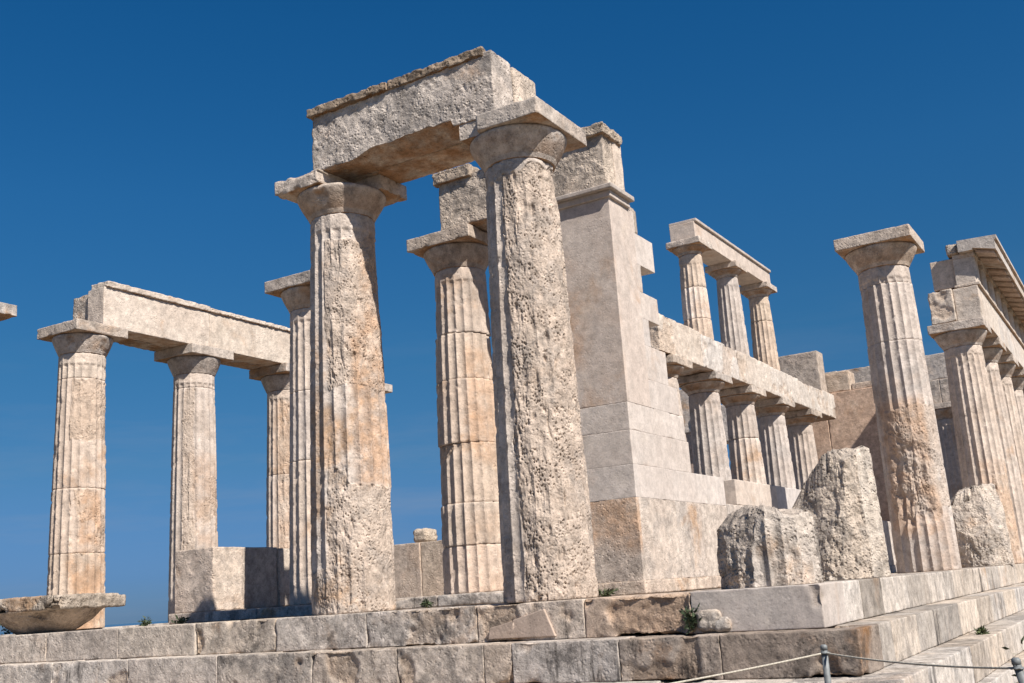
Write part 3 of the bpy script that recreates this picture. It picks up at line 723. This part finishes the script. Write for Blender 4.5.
t = thing('cella_wall', 'low remains of the cella wall behind the corner stump', 'wall', (XW, 9, 0))
stone('plinth', (XI-.03, XW+.03, 6.42, 19.3, -.02, .145), 'wallold', t, res=.06)
for a, b in split(6.32, 12.6, (7.6, 9.0, 10.3, 11.5)):
    stone('ashlar_block', (XI, XW, a+.003, b-.003, .147, 1.20), 'wallold', t, res=.035, edge=.008, chip=.02)
for a, b in split(6.82, 12.4, (8.9, 10.6)):
    stone('ashlar_block', (XI+.02, XW-.006, a+.003, b-.003, 1.203, 1.60), 'wall', t, res=.03, edge=.006, chip=.02, tnt=tint(.04, .98))
for a, b in split(12.61, 19.3, (14, 15.4, 16.8, 18)):
    stone('ashlar_block', (XI, XW, a+.003, b-.003, .147, 1.18), 'wallold', t, res=.05)

# north side remains
t = thing('wall_block', 'low squared block of the ruined left cella wall, half in shadow', 'wall', (-10.8, 3.6, 0))
stone('plinth', (-11.36, -10.36, 2.97, 4.9, -.02, .145), 'wallold', t, res=.03, edge=.015, chip=.04, tnt=(.85, .85, .85))
stone('ashlar_block', (-11.30, -10.43, 3.05, 3.72, .147, 1.14), 'wallold', t, res=.022, edge=.008, chip=.05, pit=.006, big=.012, tnt=(1.16, 1.11, 1.06))
stone('ashlar_block', (-11.28, -10.47, 3.725, 4.55, .147, 1.14), 'wallold', t, res=.022, edge=.01, chip=.03, tnt=(.9, .88, .85))
stone('ashlar_block', (-11.28, -10.43, 4.56, 5.2, .147, 1.12), 'wallold', t, res=.03, edge=.01, chip=.03, tnt=(1.0, .98, .95))
t = thing('cross_wall', 'low inner wall stub seen through the portal, left end in shadow', 'wall', (-9.9, 8.0, 0))
stone('ashlar_block', (-11.2, -9.95, 7.98, 8.7, -.02, 1.20), 'wallold', t, res=.022, edge=.01, chip=.03, tnt=(.98, .95, .92))
stone('ashlar_block', (-9.94, -9.36, 8.0, 8.7, -.02, 1.20), 'wallold', t, res=.022, edge=.01, chip=.03, tnt=(1.0, .95, .88))
stone('ashlar_block', (-9.35, -8.6, 8.02, 8.7, -.02, 1.19), 'wallold', t, res=.022, edge=.01, chip=.04, tnt=(1.03, .98, .9))
o = stone('loose_stone', (-10.22, -9.86, 8.1, 8.5, 1.20, 1.47), 'rock', None, res=.02, edge=.06, chip=.14, rough=.03, pit=.02, tnt=(1, .96, .9))
tag(o, 'small loose stone on top of the low inner wall stub', 'stone')
t = thing('porch_step', 'low worn step in front of the porch columns', 'step', (-7, 3, 0))
for k, (a, b) in enumerate(split(-10.3, -3.9, (-9.2, -8.0, -7.0, -5.9, -4.8))):
    stone('step_block', (a+.004, b-.004, 2.72+rnd.uniform(0, .03), 4.3, -.02, .135), 'step', t, res=.025, edge=.015, chip=.05, rough=.01, pit=.01, tnt=tint(.1, .95))

# inner two-storey colonnade
XC = -4.6; ZT = 3.95
ylow = [8.12, 10.2, 12.29, 14.39, 16.65]
lab_low = ['first lower column of the inner colonnade, hidden behind the toothed pier', 'lower inner column right beside the toothed pier', 'second lower inner column in view, pale with one joint',
           'third lower inner column in view, between two others', 'last lower inner column beside the brown end wall']
inner = {}
for i, y in enumerate(ylow):
    inner[i] = column(lab_low[i], XC, y, 121+i*7, zb=.2, H=ZT-.2, rb=.40, rt=.285, a=.455, abh=.15, ech=.19, nth=256, dz=.025, mat='colfar', joints=((2.9,) if i == 2 else (1.5,)), level=.18, group='lower columns of the inner colonnade', name='inner_column', nfl=16, pitk=.6,
        tints=[tint(.05, .98, .03) for _ in range(2)], capkw=dict(chip=.05), shifts=.004)
t = thing('inner_architrave', 'rough pale beam over the lower inner columns', 'architrave', (XC, 13, ZT))
ys = [7.25, 9.25, 11.25, 13.35, 15.5, 17.3, 18.75]
for k in range(6):
    stone('beam_block', (XC-.36, XC+.42-rnd.uniform(0, .02), ys[k]+.004, ys[k+1]-.004, ZT+.002, 4.56+rnd.uniform(-.02, .07)), 'archpale', t, res=.022, edge=.012, chip=.06, rough=.012, pit=.012, big=.02, tnt=tint(.05, 1.0))
yup = [10.28, 12.42, 14.55]
lab_up = ['small upper column at the left end of the short top beam', 'small upper column in the middle under the top beam', 'small upper column at the right end of the top beam']
for i, y in enumerate(yup):
    column(lab_up[i], XC, y, 171+i*7, zb=4.64, H=6.72-4.64, rb=.29, rt=.215, a=.36, abh=.13, ech=.15, nth=256, dz=.02, mat='colfar', joints=((5.1, 5.75) if i == 0 else ((5.85,) if i == 2 else ())), level=.12, group='upper columns of the inner colonnade', name='inner_column', nfl=16, pitk=.5,
        tints=([(1, .92, .84), (1.18, 1.18, 1.18), (1, .95, .88)] if i == 0 else ([(1.0, .93, .85), (.95, .9, .82)] if i == 2 else None)), shifts=.004, capkw=dict(chip=.03))
t = thing('inner_architrave', 'short smooth top beam on the three upper inner columns', 'architrave', (XC, 12.4, 6.72))
stone('beam_block', (XC-.27, XC+.26, 10.0, 12.40, 6.722, 7.07), 'wall', t, res=.03, edge=.006, chip=.012, tnt=(1, .96, .92))
stone('beam_block', (XC-.27, XC+.26, 12.405, 14.80, 6.722, 7.07), 'wall', t, res=.03, edge=.006, chip=.012, tnt=(.97, .93, .89))
stone('top_ledge', (XC-.28, XC+.30, 10.02, 14.80, 7.072, 7.13), 'wall', t, res=.03, edge=.006, chip=.01, tnt=(.9, .88, .86))

# end wall of the cella with its doorway, and the far front
t = thing('end_wall', 'brown end wall of the cella behind the inner colonnade', 'wall', (-5, 19.7, 0))
for a, b, zt in ((-6.35, -4.6, 4.72), (-4.59, XW, 4.76)):
    stone('wall_face', (a+.003, b-.003, 19.4, 20.1, -.02, zt), 'brown', t, res=.05, edge=.01, chip=.03, pit=.006, rough=.008, tnt=(1.14, 1.08, 1.02))
stone('coping_block', (-4.62, -3.90, 19.45, 20.1, 4.765, 5.32), 'wallold', t, res=.03, edge=.02, chip=.06, tnt=(.95, .9, .84))
stone('coping_block', (-3.88, -3.1, 19.5, 20.1, 4.765, 4.95), 'wallold', t, res=.03, edge=.02, chip=.06, tnt=(1, .95, .9))
stone('lintel', (-8.3, -6.36, 19.42, 20.1, 3.85, 4.9), 'wallold', t, res=.04, edge=.02, chip=.05)
stone('wall_face', (-10.9, -8.05, 19.6, 20.1, -.02, 4.25), 'brown', t, res=.06, edge=.01, chip=.03)
stone('coping_block', (-9.9, -8.32, 19.55, 20.1, 4.255, 5.55), 'wallold', t, res=.04, edge=.02, chip=.05)
o = stone('stone_block', (-5.55, -4.50, 18.80, 19.38, 4.69, 5.86), 'wallold', None, res=.025, edge=.012, chip=.04, rough=.008, pit=.008, tnt=(.84, .82, .80))
tag(o, 'big grey upright block standing on the far end of the inner beam', 'stone block')

YE = 27.85
t = thing('far_entablature', 'blocky far-end entablature on the skyline behind the lone column', 'entablature', (-4, 28.3, A0))
for k, (a, b) in enumerate(split(-8.3, -.1, (-5.52, -2.93))):
    stone('architrave_slab', (a+.004, b-.004, YE, 28.8, A0+.001, A1), 'wallold', t, res=.05, edge=.015, chip=.06, rough=.015, pit=.01, tnt=tint(.06, .96))
for k, (a, b) in enumerate(split(-7.4, -.1, (-6.2, -4.9, -3.6, -2.5, -1.3))):
    stone('frieze_block', (a+.008, b-.008, YE+.04+rnd.uniform(0, .05), 28.75, A1+.002, A1+.86+rnd.uniform(-.07, .05)), 'wallold', t, res=.05, edge=.015, chip=.06, rough=.015, pit=.01, tnt=tint(.08, .95))

# ------------------------------------------------------------------ entablature of the right-hand row
t = thing('entablature', 'long entablature with triglyphs and cornice on the right-hand row', 'entablature', (-.5, 22, A0))
YS = 15.42
for k, (a, b) in enumerate(split(YS, 28.75, [YF[i] for i in (7, 8, 9, 10)])):
    stone('architrave_slab', (-.50, .02, a+(.0 if k == 0 else .004), b-.004, A0+.001, A1-.05), 'archpale', t, res=.03, edge=.01, chip=.03, pit=.006, tnt=tint(.04, 1.02))
    stone('top_ledge', (-.46, .075, a+.004, b-.004, A1-.048, A1+.02), 'archpale', t, res=.04, edge=.008, chip=.03, tnt=(.95, .9, .85))
    stone('inner_slab', (-1.03, -.505, a+(-.08 if k == 0 else .004), b-.004, A0+.001, A1-.04), 'archpale', t, res=.03, edge=.02, chip=.09, pit=.02, big=.03 if k == 0 else 0, tnt=tint(.05, .98, .03))
ZF0, ZF1 = A1+.022, A1+.72
stone('frieze_backer', (-.90, -.405, YS+.18, 28.7, ZF0, ZF1-.03), 'archpale', t, res=.05, edge=.01, chip=.03, tnt=(1.08, 1.0, .92))
def triglyph(y):
    SEED[0] += 1
    w = .52; x0, x1 = -.40, .045
    ys_ = []
    # plan profile with two full glyphs and two half glyphs
    prof = [(-.26, -.05), (-.21, 0), (-.145, 0), (-.0875, -.055), (-.03, 0), (.03, 0), (.0875, -.055), (.145, 0), (.21, 0), (.26, -.05)]
    pts = [(x1+d, y+u) for u, d in prof]+[(x0, y+.26), (x0, y-.26)]
    n = len(pts); zs = [ZF0, ZF1-.10]
    V = [(px, py, z) for z in zs for px, py in pts]
    Fs = [(i, (i+1) % n, n+(i+1) % n, n+i) for i in range(n)]+[tuple(range(n))[::-1], tuple(range(n, 2*n))]
    o = link('triglyph', V, Fs, M['archpale'], t, None, tint(.06, 1.02), smooth=False)
    stone('triglyph_band', (x0, x1+.012, y-.265, y+.265, ZF1-.098, ZF1), 'archpale', o, res=.05, edge=.006, chip=.02)
ty = [YF[6]-.16]
dy = 2.6164/2
while ty[-1]+dy < 28.6: ty.append(ty[-1]+dy)
for y in ty: triglyph(y)
for a, b in zip(ty[:-1], ty[1:]):
    stone('metope', (-.40, -.16, a+.262, b-.262, ZF0, ZF1), 'brown', t, res=.05, edge=.006, chip=.02, tnt=(1.0, .92, .84))
def cornice_prof(y0, y1, k):
    # sloping soffit, drip and crowning fillet
    pts = [(-.24, ZF1+.002), (.05, ZF1+.002), (.06, ZF1+.04), (.50, ZF1-.075), (.52, ZF1-.075), (.52, ZF1+.13), (.57, ZF1+.16), (.57, ZF1+.235), (-.24, ZF1+.27)]
    n = len(pts); ny = max(2, int((y1-y0)/.08)); V = []
    for j in range(ny+1):
        y = y0+(y1-y0)*j/ny
        V += [(px, y, pz) for px, pz in pts]
    V = np.array(V); V += .007*np.stack([fbm(V, 5, 3, k), fbm(V, 5, 3, k+1), fbm(V, 5, 3, k+2)], 1)
    Fs = [(j*n+i, (j+1)*n+i, (j+1)*n+(i+1) % n, j*n+(i+1) % n) for j in range(ny) for i in range(n)]
    Fs += [tuple(range(n)), tuple(range(ny*n, ny*n+n))[::-1]]
    return link('cornice', V, Fs, M['archpale'], t, None, tint(.05, .98), smooth=False)
for k, (a, b) in enumerate(split(YS-.12, 28.9, (17.2, 18.5, 19.8, 21.1, 22.4, 23.7, 25, 26.3, 27.6))):
    c = cornice_prof(a+.003, b-.003, 400+k)
    for q in range(2):
        yc = a+.33+q*.654
        if yc+.2 > b: continue
        def mslope(P):
            Q = P.copy(); Q[:, 2] += -.26*(P[:, 0]-.08)
            return Q
        stone('mutule', (.10, .47, yc-.2, yc+.2, ZF1-.035, ZF1+.02), 'brown', c, res=.06, edge=.004, chip=.01, deform=mslope)
o = stone('stone_block', (-.50, -.25, YS-.02, YS+.55, ZF1+.002, ZF1+.25), 'arch', None, res=.02, edge=.03, chip=.10, rough=.02, pit=.02, tnt=(.85, .82, .78))
tag(o, 'crumbling grey block on top of the near end of the right-hand entablature', 'stone block')

# ================================================================== ROPE BARRIER
def tube(name, pts, rad, mat, parent=None, n=10, caps=True):
    pts = [Vector(p) for p in pts]; V = []; Fs = []
    for i, p in enumerate(pts):
        d = (pts[min(i+1, len(pts)-1)]-pts[max(i-1, 0)]).normalized()
        a = d.orthogonal().normalized() if abs(d.z) < .9 else Vector((1, 0, 0)); a = (a-d*a.dot(d)).normalized(); b = d.cross(a)
        rr = rad[i] if isinstance(rad, (list, tuple)) else rad
        V += [tuple(p+(a*math.cos(2*math.pi*k/n)+b*math.sin(2*math.pi*k/n))*rr) for k in range(n)]
    for i in range(len(pts)-1):
        Fs += [(i*n+k, i*n+(k+1) % n, (i+1)*n+(k+1) % n, (i+1)*n+k) for k in range(n)]
    if caps: Fs += [tuple(range(n))[::-1], tuple(range((len(pts)-1)*n, len(pts)*n))]
    return link(name, V, Fs, M[mat], parent)
ZG = -1.30
def post(x, y, zt, lean, label):
    t = thing('barrier_post', label, 'post', (x, y, ZG), 'posts of the rope barrier')
    dx, dy = lean
    tube('pole', [(x+dx, y+dy, ZG-.05), (x+dx*.5, y+dy*.5, (ZG+zt)/2), (x, y, zt)], .021, 'metal', t, 14)
    tube('pole_cap', [(x, y, zt-.012), (x, y, zt+.012), (x, y, zt+.022)], [.023, .023, .014], 'metal', t, 14)
    tube('rope_ring', [(x+.03*math.cos(a), y+.03*math.sin(a), zt-.03) for a in np.linspace(0, 2*math.pi, 17)], .006, 'metal', t, 8, False)
    tube('foot_plate', [(x+dx, y+dy, ZG-.03), (x+dx, y+dy, ZG+.03), (x+dx, y+dy, ZG+.045)], [.11, .11, .03], 'metal', t, 18)
P1, P2_, P3_ = (.585, -2.2, -.385), (1.83, -3.19, -.42), (-.75, -4.35, -.50)
post(*P1, (-.01, .0), 'grey metal barrier post before the platform corner, rope tied on both sides')
post(*P2_, (.14, .0), 'leaning grey barrier post at the lower right corner')
post(*P3_, (0, 0), 'near barrier post below the bottom edge, holding the left rope')
def rope(a, b, sag, label):
    a = Vector(a)-Vector((0, 0, .03)); b = Vector(b)-Vector((0, 0, .03)); pts = []
    for k in range(41):
        u = k/40; p = a.lerp(b, u); p.z -= sag*4*u*(1-u); pts.append(p)
    tag(tube('barrier_rope', pts, .0062, 'rope', None, 8), label, 'rope', 'ropes of the barrier')
rope(P1, P2_, .022, 'pale rope running right from the middle barrier post')
rope(P1, P3_, .02, 'pale rope sloping left and down from the middle barrier post')

# ================================================================== PLANTS
def plant(name, label, cat, x, y, z, r, h, n, mat, seed, lw=.012, group=None, ln=.08):
    rr = random.Random(seed); t = thing(name, label, cat, (x, y, z), group)
    sv = []; sf = []; lv = []; lf = []
    for s in range(max(5, n//9)):
        a = rr.uniform(0, 6.28); rad = r*rr.random()**.6; hh = h*rr.uniform(.5, 1)
        p0 = Vector((x+rad*.25*math.cos(a), y+rad*.25*math.sin(a), z-.02)); p1 = Vector((x+rad*math.cos(a), y+rad*math.sin(a), z+hh))
        side = (p1-p0).cross(Vector((rr.uniform(-1, 1), rr.uniform(-1, 1), .3))).normalized()*.0025*(1+h)
        i = len(sv); sv += [p0-side, p0+side, p1]; sf.append((i, i+1, i+2))
        for q in range(9):
            u = rr.uniform(.2, 1); c = p0.lerp(p1, u)
            d = Vector((rr.gauss(0, 1), rr.gauss(0, 1), rr.gauss(.4, .7))).normalized(); l = ln*rr.uniform(.5, 1.2)
            w = d.cross(Vector((rr.gauss(0, 1), rr.gauss(0, 1), rr.gauss(0, 1)))).normalized()*lw*rr.uniform(.6, 1.3)
            i = len(lv); lv += [c, c+d*l*.5+w, c+d*l, c+d*l*.5-w]; lf.append((i, i+1, i+2, i+3))
    link('stems', sv, sf, M['stem'], t); link('leaves', lv, lf, M[mat], t, None, None) if False else link('leaves', lv, lf, M[mat], t)
    return t
plant('grass_tuft', 'green tuft at the foot of the pier, on the top step', 'plant', -2.62, 1.2, -.01, .10, .08, 120, 'leaf', 1)
plant('grass_tuft', 'dark herb growing in the gap of the top step', 'plant', -1.18, -.03, -.33, .09, .22, 160, 'leafdark', 2)
plant('grass_tuft', 'small herb growing on the lowest step at the right', 'plant', .55, 4.6, -2*HS-.005, .06, .06, 110, 'leaf', 3)
plant('shrub', 'low green bush in the lower right corner', 'bush', 2.0, -2.72, ZG, .30, .98, 1700, 'leaf', 4, .011, None, .055)
plant('shrub', 'dark bush poking up behind the platform at the far left edge', 'bush', -16.9, 4.4, ZG, 1.0, 1.78, 1800, 'leafdark', 5, .02, None, .12)
plant('grass_tuft', 'dry tuft on the platform beside the low cella block', 'plant', -11.45, 2.6, -.02, .10, .12, 110, 'leafdark', 6)
plant('grass_tuft', 'tiny tuft on the platform under the low cella block', 'plant', -9.9, 1.9, -.02, .12, .10, 120, 'leafdark', 7)
plant('grass_tuft', 'pale dry tuft beside the fluted drum column', 'plant', -5.9, 2.5, .0, .07, .10, 90, 'leafdark', 8)
